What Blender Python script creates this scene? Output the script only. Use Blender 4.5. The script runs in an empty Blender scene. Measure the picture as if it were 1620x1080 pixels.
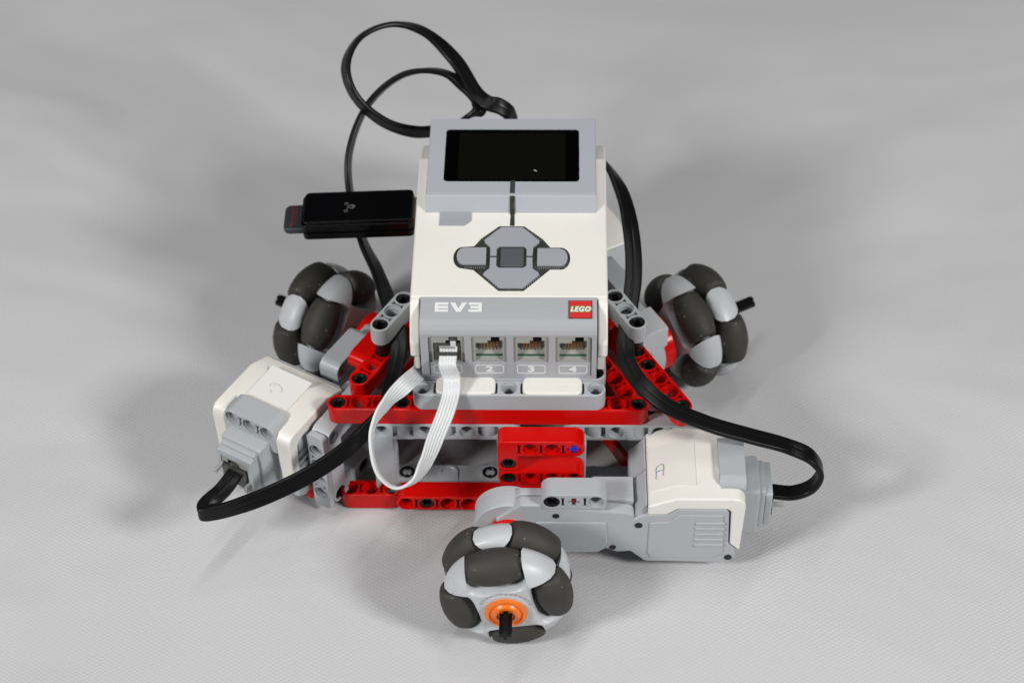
import bpy, bmesh, math, random
from mathutils import Vector, Matrix, noise
from mathutils.geometry import tessellate_polygon

random.seed(7)
R = math.radians
S = 0.001                                   # the scene is written in millimetres
scene = bpy.context.scene
C = scene.collection

# ------------------------------------------------------------------ camera
ELEV, DIST, LOOK_Y = 45.31, 828.4, 56.4
cd = bpy.data.cameras.new('camera')
cam = bpy.data.objects.new('camera', cd)
C.objects.link(cam)
scene.camera = cam
cam.location = (0, (LOOK_Y - DIST * math.cos(R(ELEV))) * S, DIST * math.sin(R(ELEV)) * S)
cam.rotation_mode = 'XYZ'
cam.matrix_world = (Matrix.Translation(cam.location)
                    @ Matrix.Rotation(R(90 - ELEV), 4, 'X') @ Matrix.Rotation(R(-1.21), 4, 'Z'))
cd.sensor_width = 36
cd.lens = 3118.8 / 1620 * 36
cd.shift_x = 2.27 / 1620
cd.clip_start = 0.02
cd.clip_end = 60
cd.dof.use_dof = True
cd.dof.focus_distance = 0.715
cd.dof.aperture_fstop = 11

# ------------------------------------------------------------------ light
scene.view_settings.view_transform = 'Standard'
scene.view_settings.look = 'None'
scene.view_settings.exposure = 0
scene.view_settings.gamma = 1
world = bpy.data.worlds.new('World')
scene.world = world
world.use_nodes = True
wn = world.node_tree
wn.nodes['Background'].inputs[0].default_value = (0.93, 0.96, 1.0, 1)
wn.nodes['Background'].inputs[1].default_value = 0.02


def area(name, loc, target, sx, sy, power, col=(1, 1, 1)):
    d = bpy.data.lights.new(name, 'AREA')
    d.shape = 'RECTANGLE'
    d.size, d.size_y = sx, sy
    d.energy = power
    d.color = col
    o = bpy.data.objects.new(name, d)
    C.objects.link(o)
    o.location = loc
    o.rotation_euler = (Vector(target) - Vector(loc)).to_track_quat('-Z', 'Y').to_euler()
    return o


area('lamp_right', (0.84, -0.62, 0.80), (0.0, -0.05, 0.03), 0.24, 0.24, 11.1, (1.0, 0.985, 0.965))
area('lamp_left', (-0.84, -0.62, 0.80), (0.0, -0.05, 0.03), 0.24, 0.24, 10.4, (1.0, 0.985, 0.965))
area('lamp_tube_overhead', (-0.15, 0.15, 1.5), (0.0, 0.05, 0.0), 1.2, 0.05, 4.8, (1.0, 0.99, 0.97))


# ------------------------------------------------------------------ materials
def principled(name):
    m = bpy.data.materials.new(name)
    m.use_nodes = True
    nt = m.node_tree
    return m, nt, nt.nodes['Principled BSDF']


def plastic(name, col, rough=0.32, spec=0.5, grain=0.04, bump=0.02, scale=900, dirt=0.0, dirt_col=(0.3, 0.27, 0.2), trans=0.0, sss=0.0):
    m, nt, b = principled(name)
    N, L = nt.nodes, nt.links
    tc = N.new('ShaderNodeTexCoord')
    n1 = N.new('ShaderNodeTexNoise')
    n1.inputs['Scale'].default_value = 45
    n1.inputs['Detail'].default_value = 6
    L.new(tc.outputs['Object'], n1.inputs['Vector'])
    mix = N.new('ShaderNodeMix')
    mix.data_type = 'RGBA'
    mix.inputs['A'].default_value = (*[c * (1 - grain) for c in col], 1)
    mix.inputs['B'].default_value = (*[min(1, c * (1 + grain)) for c in col], 1)
    L.new(n1.outputs['Fac'], mix.inputs['Factor'])
    out = mix.outputs['Result']
    if dirt > 0:
        n3 = N.new('ShaderNodeTexNoise')
        n3.inputs['Scale'].default_value = 140
        n3.inputs['Detail'].default_value = 8
        n3.inputs['Roughness'].default_value = 0.7
        L.new(tc.outputs['Object'], n3.inputs['Vector'])
        rp = N.new('ShaderNodeMapRange')
        rp.inputs['From Min'].default_value = 0.58
        rp.inputs['From Max'].default_value = 0.75
        rp.inputs['To Max'].default_value = dirt
        L.new(n3.outputs['Fac'], rp.inputs['Value'])
        mx = N.new('ShaderNodeMix')
        mx.data_type = 'RGBA'
        L.new(rp.outputs['Result'], mx.inputs['Factor'])
        L.new(out, mx.inputs['A'])
        mx.inputs['B'].default_value = (*dirt_col, 1)
        out = mx.outputs['Result']
    L.new(out, b.inputs['Base Color'])
    n2 = N.new('ShaderNodeTexNoise')
    n2.inputs['Scale'].default_value = scale
    n2.inputs['Detail'].default_value = 3
    L.new(tc.outputs['Object'], n2.inputs['Vector'])
    bp = N.new('ShaderNodeBump')
    bp.inputs['Strength'].default_value = bump * 5
    bp.inputs['Distance'].default_value = 0.00005
    L.new(n2.outputs['Fac'], bp.inputs['Height'])
    L.new(bp.outputs['Normal'], b.inputs['Normal'])
    rr = N.new('ShaderNodeMapRange')
    rr.inputs['To Min'].default_value = rough * 0.8
    rr.inputs['To Max'].default_value = rough * 1.25
    L.new(n1.outputs['Fac'], rr.inputs['Value'])
    L.new(rr.outputs['Result'], b.inputs['Roughness'])
    b.inputs['Specular IOR Level'].default_value = spec
    if trans:
        b.inputs['Transmission Weight'].default_value = trans
    if sss:
        b.inputs['Subsurface Weight'].default_value = sss
        b.inputs['Subsurface Radius'].default_value = (0.002, 0.0015, 0.001)
    return m


def rubber(name, col, dust):
    m, nt, b = principled(name)
    N, L = nt.nodes, nt.links
    tc = N.new('ShaderNodeTexCoord')
    v = N.new('ShaderNodeTexVoronoi')
    v.inputs['Scale'].default_value = 430
    v.inputs['Randomness'].default_value = 1.0
    L.new(tc.outputs['Object'], v.inputs['Vector'])
    w = N.new('ShaderNodeTexNoise')
    w.inputs['Scale'].default_value = 55
    w.inputs['Detail'].default_value = 2
    L.new(tc.outputs['Object'], w.inputs['Vector'])
    near = N.new('ShaderNodeMapRange')             # small dots of dust ...
    near.inputs['From Min'].default_value = 0.17
    near.inputs['From Max'].default_value = 0.10
    L.new(v.outputs['Distance'], near.inputs['Value'])
    pick = N.new('ShaderNodeMapRange')             # ... in a few places only
    pick.inputs['From Min'].default_value = 0.47
    pick.inputs['From Max'].default_value = 0.58
    L.new(w.outputs['Fac'], pick.inputs['Value'])
    mul = N.new('ShaderNodeMath')
    mul.operation = 'MULTIPLY'
    L.new(near.outputs['Result'], mul.inputs[0])
    L.new(pick.outputs['Result'], mul.inputs[1])
    m2 = N.new('ShaderNodeMath')
    m2.operation = 'MULTIPLY'
    L.new(mul.outputs[0], m2.inputs[0])
    m2.inputs[1].default_value = dust
    mix = N.new('ShaderNodeMix')
    mix.data_type = 'RGBA'
    L.new(m2.outputs[0], mix.inputs['Factor'])
    mix.inputs['A'].default_value = (*col, 1)
    mix.inputs['B'].default_value = (0.45, 0.44, 0.4, 1)
    n = N.new('ShaderNodeTexNoise')
    n.inputs['Scale'].default_value = 160
    n.inputs['Detail'].default_value = 8
    L.new(tc.outputs['Object'], n.inputs['Vector'])
    mm = N.new('ShaderNodeMix')
    mm.data_type = 'RGBA'
    mm.blend_type = 'MULTIPLY'
    mm.inputs['Factor'].default_value = 0.5
    L.new(mix.outputs['Result'], mm.inputs['A'])
    cr = N.new('ShaderNodeMapRange')
    cr.inputs['To Min'].default_value = 0.5
    cr.inputs['To Max'].default_value = 1.5
    L.new(n.outputs['Fac'], cr.inputs['Value'])
    L.new(cr.outputs['Result'], mm.inputs['B'])
    L.new(mm.outputs['Result'], b.inputs['Base Color'])
    b.inputs['Roughness'].default_value = 0.62
    b.inputs['Specular IOR Level'].default_value = 0.35
    bp = N.new('ShaderNodeBump')
    bp.inputs['Strength'].default_value = 0.45
    bp.inputs['Distance'].default_value = 0.0001
    n4 = N.new('ShaderNodeTexNoise')
    n4.inputs['Scale'].default_value = 2500
    L.new(tc.outputs['Object'], n4.inputs['Vector'])
    L.new(n4.outputs['Fac'], bp.inputs['Height'])
    L.new(bp.outputs['Normal'], b.inputs['Normal'])
    return m


M = {}
M['white'] = plastic('white_plastic', (0.80, 0.785, 0.735), 0.36, grain=0.025, sss=0.05, dirt=0.10, dirt_col=(0.50, 0.45, 0.36))
M['gray'] = plastic('light_grey_plastic', (0.42, 0.445, 0.465), 0.34, grain=0.03)
M['plate'] = plastic('grey_faceplate_plastic', (0.385, 0.395, 0.42), 0.42, grain=0.02)
M['pale'] = plastic('pale_grey_plastic', (0.53, 0.55, 0.57), 0.38, grain=0.03, dirt=0.25)
M['housing'] = plastic('display_housing_plastic', (0.42, 0.44, 0.485), 0.40, grain=0.015)
M['red'] = plastic('red_plastic', (0.60, 0.003, 0.0015), 0.20, spec=0.28, grain=0.05)
M['black'] = plastic('black_plastic', (0.006, 0.006, 0.0065), 0.32, spec=0.2, grain=0.05)
M['pin'] = plastic('black_pin_plastic', (0.009, 0.009, 0.010), 0.25, grain=0.05)
M['dark'] = plastic('dark_cavity_plastic', (0.012, 0.012, 0.012), 0.6)
M['gloss'] = plastic('glossy_black_plastic', (0.002, 0.002, 0.0025), 0.24, spec=0.25, bump=0.0, grain=0.0)
M['glass'] = plastic('display_glass', (0.0008, 0.0008, 0.0008), 0.06, spec=0.15, bump=0.0, grain=0.0)
M['lcd'] = plastic('display_panel', (0.0042, 0.0045, 0.003), 0.25, spec=0.08, grain=0.1)
M['socket'] = plastic('grey_green_socket_plastic', (0.34, 0.35, 0.32), 0.45)
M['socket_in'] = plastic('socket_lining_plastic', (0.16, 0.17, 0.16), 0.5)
M['gold'] = plastic('gold_contacts', (0.5, 0.33, 0.1), 0.25)
M['gold'].node_tree.nodes['Principled BSDF'].inputs['Metallic'].default_value = 0.9
M['steel'] = plastic('steel_contact', (0.42, 0.33, 0.22), 0.35)
M['steel'].node_tree.nodes['Principled BSDF'].inputs['Metallic'].default_value = 0.8
M['pcb'] = plastic('green_board', (0.01, 0.10, 0.04), 0.35)
M['orange'] = plastic('orange_plastic', (0.86, 0.19, 0.015), 0.30)
M['roller'] = rubber('dark_rubber', (0.042, 0.041, 0.037), 0.75)
M['cable'] = plastic('black_cable_jacket', (0.005, 0.005, 0.0055), 0.34, spec=0.24, bump=0.04, scale=500)
M['ribbon'] = plastic('white_ribbon_jacket', (0.66, 0.68, 0.69), 0.40, grain=0.02)
M['print'] = plastic('white_print', (0.78, 0.79, 0.80), 0.5)
M['button'] = plastic('grey_button_plastic', (0.335, 0.35, 0.385), 0.42, grain=0.03)
M['center'] = plastic('dark_button_plastic', (0.085, 0.088, 0.10), 0.40)
M['surround'] = plastic('smoked_clear_plastic', (0.035, 0.037, 0.030), 0.22, grain=0.6, bump=0.3, scale=2200, dirt=0.6, dirt_col=(0.26, 0.26, 0.22))
M['logo_red'] = plastic('badge_red', (0.62, 0.006, 0.008), 0.35)
M['logo_black'] = plastic('badge_black', (0.008, 0.008, 0.008), 0.4)
M['logo_yellow'] = plastic('badge_yellow', (0.80, 0.55, 0.03), 0.4)
M['logo_white'] = plastic('badge_white', (0.82, 0.82, 0.80), 0.4)
M['paper'] = plastic('label_paper', (0.765, 0.76, 0.735), 0.6, grain=0.02)
M['tape'] = plastic('translucent_label', (0.77, 0.755, 0.71), 0.28, grain=0.02)
M['ink'] = plastic('blue_ink', (0.15, 0.27, 0.45), 0.6)
M['ink_faint'] = plastic('faint_grey_ink', (0.47, 0.50, 0.54), 0.6)
M['blue'] = plastic('blue_plastic', (0.012, 0.035, 0.60), 0.3)
M['slate'] = plastic('slate_plastic', (0.024, 0.028, 0.034), 0.45)
M['red_ink'] = plastic('dark_red_ink', (0.26, 0.016, 0.010), 0.5)
M['logo_grey'] = plastic('faint_grey_print', (0.09, 0.09, 0.09), 0.4)
M['clear'] = plastic('clear_plug_plastic', (0.34, 0.35, 0.34), 0.15, grain=0.1)
M['clear_dark'] = plastic('smoked_plug_plastic', (0.055, 0.057, 0.055), 0.18, grain=0.2)
M['darkgray'] = plastic('mid_grey_plastic', (0.25, 0.26, 0.28), 0.4)


def cloth_mat():
    m, nt, b = principled('white_cloth')
    N, L = nt.nodes, nt.links
    tc = N.new('ShaderNodeTexCoord')
    # slight wobble of the weave
    nz = N.new('ShaderNodeTexNoise')
    nz.inputs['Scale'].default_value = 90
    nz.inputs['Detail'].default_value = 3
    L.new(tc.outputs['Object'], nz.inputs['Vector'])
    sub = N.new('ShaderNodeVectorMath')
    sub.operation = 'SUBTRACT'
    L.new(nz.outputs['Color'], sub.inputs[0])
    sub.inputs[1].default_value = (0.5, 0.5, 0.5)
    sc = N.new('ShaderNodeVectorMath')
    sc.operation = 'SCALE'
    L.new(sub.outputs[0], sc.inputs[0])
    sc.inputs['Scale'].default_value = 0.0024
    add = N.new('ShaderNodeVectorMath')
    add.operation = 'ADD'
    L.new(tc.outputs['Object'], add.inputs[0])
    L.new(sc.outputs[0], add.inputs[1])
    waves = []
    for ang, per in ((32, 0.00140), (-30, 0.00150), (4, 0.0021)):
        mp = N.new('ShaderNodeMapping')
        mp.inputs['Rotation'].default_value = (0, 0, R(ang))
        L.new(add.outputs[0], mp.inputs['Vector'])
        w = N.new('ShaderNodeTexWave')
        w.wave_type = 'BANDS'
        w.bands_direction = 'Y'
        w.wave_profile = 'SIN'
        w.inputs['Scale'].default_value = 2 * math.pi / (20 * per)
        w.inputs['Distortion'].default_value = 0.0
        L.new(mp.outputs[0], w.inputs['Vector'])
        waves.append(w)
    mul = N.new('ShaderNodeMath')
    mul.operation = 'MULTIPLY'
    L.new(waves[0].outputs['Fac'], mul.inputs[0])
    L.new(waves[1].outputs['Fac'], mul.inputs[1])
    fine = N.new('ShaderNodeTexNoise')
    fine.inputs['Scale'].default_value = 700
    fine.inputs['Detail'].default_value = 5
    fine.inputs['Roughness'].default_value = 0.7
    L.new(tc.outputs['Object'], fine.inputs['Vector'])
    patch = N.new('ShaderNodeTexNoise')
    patch.inputs['Scale'].default_value = 14
    patch.inputs['Detail'].default_value = 3
    L.new(tc.outputs['Object'], patch.inputs['Vector'])
    pr = N.new('ShaderNodeMapRange')
    pr.inputs['From Min'].default_value = 0.35
    pr.inputs['From Max'].default_value = 0.65
    pr.inputs['To Min'].default_value = 0.3
    pr.inputs['To Max'].default_value = 1.0
    L.new(patch.outputs['Fac'], pr.inputs['Value'])
    mu2 = N.new('ShaderNodeMath')
    mu2.operation = 'MULTIPLY'
    L.new(mul.outputs[0], mu2.inputs[0])
    L.new(pr.outputs['Result'], mu2.inputs[1])
    h = N.new('ShaderNodeMath')
    h.operation = 'MULTIPLY_ADD'
    L.new(fine.outputs['Fac'], h.inputs[0])
    h.inputs[1].default_value = 0.75
    L.new(mu2.outputs[0], h.inputs[2])
    bp = N.new('ShaderNodeBump')
    bp.inputs['Strength'].default_value = 0.68
    bp.inputs['Distance'].default_value = 0.00016
    L.new(h.outputs[0], bp.inputs['Height'])
    L.new(bp.outputs['Normal'], b.inputs['Normal'])
    cr = N.new('ShaderNodeMix')
    cr.data_type = 'RGBA'
    cr.inputs['A'].default_value = (0.535, 0.539, 0.553, 1)
    cr.inputs['B'].default_value = (0.60, 0.604, 0.62, 1)
    L.new(mu2.outputs[0], cr.inputs['Factor'])
    L.new(cr.outputs['Result'], b.inputs['Base Color'])
    b.inputs['Roughness'].default_value = 0.85
    b.inputs['Specular IOR Level'].default_value = 0.15
    b.inputs['Sheen Weight'].default_value = 0.1
    return m


M['cloth'] = cloth_mat()


# ------------------------------------------------------------------ mesh helpers
def poly_area(p):
    return sum(p[i][0] * p[(i + 1) % len(p)][1] - p[(i + 1) % len(p)][0] * p[i][1] for i in range(len(p))) / 2


def circle(cx, cy, r, n=20, a0=0.0):
    return [(cx + r * math.cos(a0 + 2 * math.pi * i / n), cy + r * math.sin(a0 + 2 * math.pi * i / n)) for i in range(n)]


def rrect(x0, y0, x1, y1, r, n=4):
    out = []
    for cx, cy, a in ((x1 - r, y1 - r, 0), (x0 + r, y1 - r, 90), (x0 + r, y0 + r, 180), (x1 - r, y0 + r, 270)):
        for i in range(n + 1):
            t = R(a + 90 * i / n)
            out.append((cx + r * math.cos(t), cy + r * math.sin(t)))
    return out


def stadium(x0, x1, r, n=10):
    out = []
    for i in range(n + 1):
        t = R(-90 + 180 * i / n)
        out.append((x1 + r * math.cos(t), r * math.sin(t)))
    for i in range(n + 1):
        t = R(90 + 180 * i / n)
        out.append((x0 + r * math.cos(t), r * math.sin(t)))
    return out


def inset(p, d):
    """move every edge of a counter-clockwise loop inwards by d"""
    n = len(p)
    out = []
    for i in range(n):
        a, b, c = Vector(p[i - 1]), Vector(p[i]), Vector(p[(i + 1) % n])
        e1, e2 = (b - a), (c - b)
        if e1.length < 1e-9 or e2.length < 1e-9:
            out.append(tuple(b)); continue
        e1.normalize(); e2.normalize()
        n1, n2 = Vector((-e1.y, e1.x)), Vector((-e2.y, e2.x))
        m = n1 + n2
        k = m.dot(n1)
        if k < 0.35: k = 0.35
        out.append(tuple(b + m * (d / k)))
    return out


class MB:
    """collects shapes, in millimetres, and links them as one mesh object"""

    def __init__(self):
        self.bm = bmesh.new()
        self.mats = []

    def mi(self, m):
        if m not in self.mats: self.mats.append(m)
        return self.mats.index(m)

    def loopverts(self, pts, z, X):
        return [self.bm.verts.new(X @ Vector((x, y, z))) for x, y in pts]

    def quads(self, a, b, k, flip=False):
        n = len(a)
        for i in range(n):
            j = (i + 1) % n
            f = [a[i], a[j], b[j], b[i]]
            if flip: f.reverse()
            try:
                self.bm.faces.new(f).material_index = k
            except ValueError:
                pass

    def cap(self, loops, vloops, k, up):
        tris = tessellate_polygon([[Vector((x, y, 0)) for x, y in l] for l in loops])
        flat = [v for l in vloops for v in l]
        pts = [p for l in loops for p in l]
        for t in tris:
            a, b, c = (pts[i] for i in t)
            ar = (b[0] - a[0]) * (c[1] - a[1]) - (c[0] - a[0]) * (b[1] - a[1])
            if abs(ar) < 1e-10: continue
            t = t if (ar > 0) == up else t[::-1]
            try:
                self.bm.faces.new([flat[i] for i in t]).material_index = k
            except ValueError:
                pass

    def solid(self, outline, z0, z1, mat, X=Matrix(), bev=0.0, holes=(), hmat=None, steps=2):
        """an upright prism: bevelled outline; holes = list of ('thru'|'bore'|'pocket', loop, inner loop or depth)"""
        k = self.mi(mat)
        kh = self.mi(hmat) if hmat else k
        if poly_area(outline) < 0: outline = outline[::-1]
        rings = []
        if bev > 0:
            for i in range(steps + 1):
                t = R(90 * i / steps)
                rings.append((inset(outline, bev * (1 - math.sin(t))), z0 + bev * (1 - math.cos(t))))
            for i in range(steps + 1):
                t = R(90 * i / steps)
                rings.append((inset(outline, bev * (1 - math.cos(t))), z1 - bev * (1 - math.sin(t))))
        else:
            rings = [(outline, z0), (outline, z1)]
        vl = [self.loopverts(p, z, X) for p, z in rings]
        for a, b in zip(vl, vl[1:]): self.quads(a, b, k)
        top, bot = [rings[-1][0]], [rings[0][0]]
        vt, vb = [vl[-1]], [vl[0]]
        for h in holes:
            kind, lp = h[0], h[1]
            if poly_area(lp) > 0: lp = lp[::-1]
            if kind == 'thru':
                a, b = self.loopverts(lp, z0, X), self.loopverts(lp, z1, X)
                self.quads(a, b, kh)
                top.append(lp); vt.append(b); bot.append(lp); vb.append(a)
            elif kind == 'bore':                   # a through hole with a wider rim at both mouths
                inn, dep = h[2], h[3]
                if poly_area(inn) > 0: inn = inn[::-1]
                a = self.loopverts(lp, z0, X); a1 = self.loopverts(lp, z0 + dep, X)
                a2 = self.loopverts(inn, z0 + dep, X); b2 = self.loopverts(inn, z1 - dep, X)
                b1 = self.loopverts(lp, z1 - dep, X); b = self.loopverts(lp, z1, X)
                for p, q in ((a, a1), (a1, a2), (a2, b2), (b2, b1), (b1, b)): self.quads(p, q, kh)
                top.append(lp); vt.append(b); bot.append(lp); vb.append(a)
            elif kind == 'pocket':                 # blind pocket from the top, and from the bottom
                dep = h[2]
                b = self.loopverts(lp, z1, X); b1 = self.loopverts(lp, z1 - dep, X)
                self.quads(b1, b, kh)
                self.cap([lp], [b1], kh, True)
                top.append(lp); vt.append(b)
        self.cap(top, vt, k, True)
        self.cap(bot, vb, k, False)
        return self

    def box(self, x0, x1, y0, y1, z0, z1, mat, bev=0.4, X=Matrix()):
        b2 = bmesh.new()
        bmesh.ops.create_cube(b2, size=1)
        for v in b2.verts:
            v.co = Vector(((x0 + x1) / 2 + v.co.x * (x1 - x0), (y0 + y1) / 2 + v.co.y * (y1 - y0), (z0 + z1) / 2 + v.co.z * (z1 - z0)))
        if bev > 0:
            bmesh.ops.bevel(b2, geom=b2.edges[:], offset=bev, segments=2, affect='EDGES', profile=0.5)
        self.merge(b2, mat, X)
        return self

    def prism(self, prof, a0, a1, axis, mat, bev=0.4, X=Matrix(), seg=2, ang=20):
        """profile extruded along an axis: 'x' -> profile is (y,z); 'y' -> (x,z); 'z' -> (x,y)"""
        b2 = bmesh.new()
        def P(p, a):
            return {'x': (a, p[0], p[1]), 'y': (p[0], a, p[1]), 'z': (p[0], p[1], a)}[axis]
        A = [b2.verts.new(P(p, a0)) for p in prof]
        B = [b2.verts.new(P(p, a1)) for p in prof]
        n = len(prof)
        b2.faces.new(A); b2.faces.new(B[::-1])
        for i in range(n):
            b2.faces.new([A[i], B[i], B[(i + 1) % n], A[(i + 1) % n]])
        bmesh.ops.recalc_face_normals(b2, faces=b2.faces[:])
        if bev > 0:
            es = [e for e in b2.edges if e.calc_face_angle(0) > R(ang)]
            bmesh.ops.bevel(b2, geom=es, offset=bev, segments=seg, affect='EDGES', profile=0.5, clamp_overlap=True)
        self.merge(b2, mat, X)
        return self

    def lathe(self, prof, mat, X=Matrix(), n=40, sq=None):
        """profile of (radius, height) turned about z; closed at radius 0"""
        b2 = bmesh.new()
        rings = []
        for r, z in prof:
            if r < 1e-6:
                rings.append([b2.verts.new((0, 0, z))])
            else:
                rings.append([b2.verts.new((r * math.cos(2 * math.pi * i / n), r * math.sin(2 * math.pi * i / n), z)) for i in range(n)])
        for a, b in zip(rings, rings[1:]):
            for i in range(n):
                j = (i + 1) % n
                if len(a) == 1 and len(b) == 1: continue
                if len(a) == 1: b2.faces.new([a[0], b[j], b[i]])
                elif len(b) == 1: b2.faces.new([a[i], a[j], b[0]])
                else: b2.faces.new([a[i], a[j], b[j], b[i]])
        bmesh.ops.recalc_face_normals(b2, faces=b2.faces[:])
        self.merge(b2, mat, X)
        return self

    def merge(self, b2, mat, X=Matrix()):
        k = self.mi(mat)
        mp = {}
        for v in b2.verts: mp[v] = self.bm.verts.new(X @ v.co)
        flip = X.determinant() < 0
        for f in b2.faces:
            vs = [mp[v] for v in f.verts]
            if flip: vs.reverse()
            try:
                self.bm.faces.new(vs).material_index = k
            except ValueError:
                pass
        b2.free()

    def mesh(self, name, sharp=38):
        self.bm.normal_update()
        for f in self.bm.faces: f.smooth = True
        for e in self.bm.edges:
            if len(e.link_faces) == 2 and e.calc_face_angle(0) > R(sharp): e.smooth = False
        for v in self.bm.verts: v.co *= S
        me = bpy.data.meshes.new(name)
        self.bm.to_mesh(me)
        self.bm.free()
        for m in self.mats: me.materials.append(m)
        return me

    def build(self, name, parent=None, X=Matrix(), sharp=38):
        return put(name, self.mesh(name, sharp), parent, X)


def carve(a, b, mat, bev, ang):
    """a minus b, then round the sharp edges"""
    ma, mb_ = a.mesh('a'), b.mesh('b')
    oa, ob = bpy.data.objects.new('a', ma), bpy.data.objects.new('b', mb_)
    C.objects.link(oa); C.objects.link(ob)
    md = oa.modifiers.new('cut', 'BOOLEAN')
    md.operation = 'DIFFERENCE'; md.object = ob; md.solver = 'EXACT'
    me = bpy.data.meshes.new_from_object(oa.evaluated_get(bpy.context.evaluated_depsgraph_get()))
    bpy.data.objects.remove(oa); bpy.data.objects.remove(ob)
    bpy.data.meshes.remove(ma); bpy.data.meshes.remove(mb_)
    g = MB()
    b2 = bmesh.new()
    b2.from_mesh(me)
    bpy.data.meshes.remove(me)
    for v in b2.verts: v.co /= S
    bmesh.ops.remove_doubles(b2, verts=b2.verts[:], dist=1e-4)
    es = [e for e in b2.edges if len(e.link_faces) == 2 and e.calc_face_angle(0) > R(ang)]
    bmesh.ops.bevel(b2, geom=es, offset=bev, segments=3, affect='EDGES', profile=0.5, clamp_overlap=True)
    g.merge(b2, mat)
    return g


def mm(X):
    X = X.copy()
    X.translation = X.translation * S
    return X


def put(name, me, parent=None, X=Matrix()):
    o = bpy.data.objects.new(name, me)
    C.objects.link(o)
    if parent is not None: o.parent = parent
    o.matrix_local = mm(X)
    if me is not None and len(me.polygons) > 5 and len(me.polygons) < 50000:
        w = o.modifiers.new('weighted_normals', 'WEIGHTED_NORMAL')
        w.keep_sharp = True
        w.weight = 60
    return o


def T(x, y, z): return Matrix.Translation((x, y, z))
def Rx(a): return Matrix.Rotation(R(a), 4, 'X')
def Ry(a): return Matrix.Rotation(R(a), 4, 'Y')
def Rz(a): return Matrix.Rotation(R(a), 4, 'Z')


def tag(o, label=None, cat=None, group=None, kind=None):
    if label: o['label'] = label
    if cat: o['category'] = cat
    if group: o['group'] = group
    if kind: o['kind'] = kind
    return o


def text_mesh(name, txt, size, mat, extrude=0.06, offset=0.0, shear=0.0, sx=1.0, space=1.0):
    cu = bpy.data.curves.new(name, 'FONT')
    cu.body = txt
    cu.size = size
    cu.align_x = 'CENTER'
    cu.align_y = 'CENTER'
    cu.extrude = extrude
    cu.offset = offset
    cu.shear = shear
    cu.space_character = space
    cu.resolution_u = 6
    tmp = bpy.data.objects.new(name, cu)
    C.objects.link(tmp)
    dg = bpy.context.evaluated_depsgraph_get()
    me = bpy.data.meshes.new_from_object(tmp.evaluated_get(dg))
    bpy.data.objects.remove(tmp)
    bpy.data.curves.remove(cu)
    for v in me.vertices:
        v.co.x *= sx
        v.co *= S
    me.materials.clear()
    me.materials.append(mat)
    return me


# ------------------------------------------------------------------ cloth underneath
def make_cloth():
    nx, ny = 420, 400
    x0, x1, y0, y1 = -0.75, 0.75, -0.42, 1.10
    def h(x, y):
        p = Vector((x * 3.0 + 1.1 * y, y * 4.2 - .8 * x, 0.3))
        p += 0.6 * noise.noise_vector(p * 0.8)
        a = 0.0048 * noise.noise(p) + 0.0030 * noise.noise(p * 2.2 + Vector((3, 1, 0)))
        a += 0.0013 * noise.noise(Vector((p.x * 4.6, p.y * 4.6, 7))) + 0.0005 * noise.noise(Vector((p.x * 10.0 + p.y * 3, p.y * 10.0, 2)))
        r = math.hypot(x, y + 0.01)
        k = min(1, max(0.0, (r - 0.115) / 0.07))
        return a * k
    vs = []
    for j in range(ny + 1):
        for i in range(nx + 1):
            x = x0 + (x1 - x0) * i / nx
            y = y0 + (y1 - y0) * j / ny
            vs.append((x, y, h(x, y)))
    fs = [(j * (nx + 1) + i, j * (nx + 1) + i + 1, (j + 1) * (nx + 1) + i + 1, (j + 1) * (nx + 1) + i) for j in range(ny) for i in range(nx)]
    me = bpy.data.meshes.new('cloth')
    me.from_pydata(vs, [], fs)
    for p in me.polygons: p.use_smooth = True
    me.materials.append(M['cloth'])
    o = put('ground_cloth', me)
    tag(o, 'white woven cloth sheet with soft folds under the robot', kind='structure')
    o.location.z = -0.0002
    return o


make_cloth()

# ------------------------------------------------------------------ the robot
YAW = -2.04
robot = bpy.data.objects.new('robot', None)
C.objects.link(robot)
robot.rotation_euler = (0, 0, R(YAW))
tag(robot, 'three wheeled toy robot of red and grey beams carrying a white control brick', 'toy robot')

HOLE_O, HOLE_I, BORE = 3.05, 2.45, 0.85


def slot(cx):
    w, hh, b, wb = 0.42, 2.35, 0.55, 0.95
    return [(cx - wb, -hh), (cx + wb, -hh), (cx + wb, -hh + b), (cx + w, -hh + b + .5), (cx + w, hh - b - .5), (cx + wb, hh - b),
            (cx + wb, hh), (cx - wb, hh), (cx - wb, hh - b), (cx - w, hh - b - .5), (cx - w, -hh + b + .5), (cx - wb, -hh + b)]


def beam_mesh(name, n, mat, first=0, axle=()):
    """studless beam along +x, holes along z, centred on z = 0"""
    hs = []
    for i in range(n):
        x = 8 * i
        if i in axle:
            a, b = 0.95, 2.45
            lp = [(-a, -b), (a, -b), (a, -a), (b, -a), (b, a), (a, a), (a, b), (-a, b), (-a, a), (-b, a), (-b, -a), (-a, -a)]
            hs.append(('thru', [(x + p, q) for p, q in lp]))
        else:
            hs.append(('bore', circle(x, 0, HOLE_O), circle(x, 0, HOLE_I), BORE))
        if i: hs.append(('pocket', slot(x - 4), 3.0))
    m = MB()
    m.solid(stadium(0, 8 * (n - 1), 3.85), -3.9, 3.9, mat, bev=0.35, holes=hs)
    # the same pockets seen from below
    return m.mesh(name)


def beam(n, mat, X, name='beam', label=None, **kw):
    o = put(name, beam_mesh(name, n, mat, **kw), robot, X)
    if label: o['label'] = label
    return o


PIN = None


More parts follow.
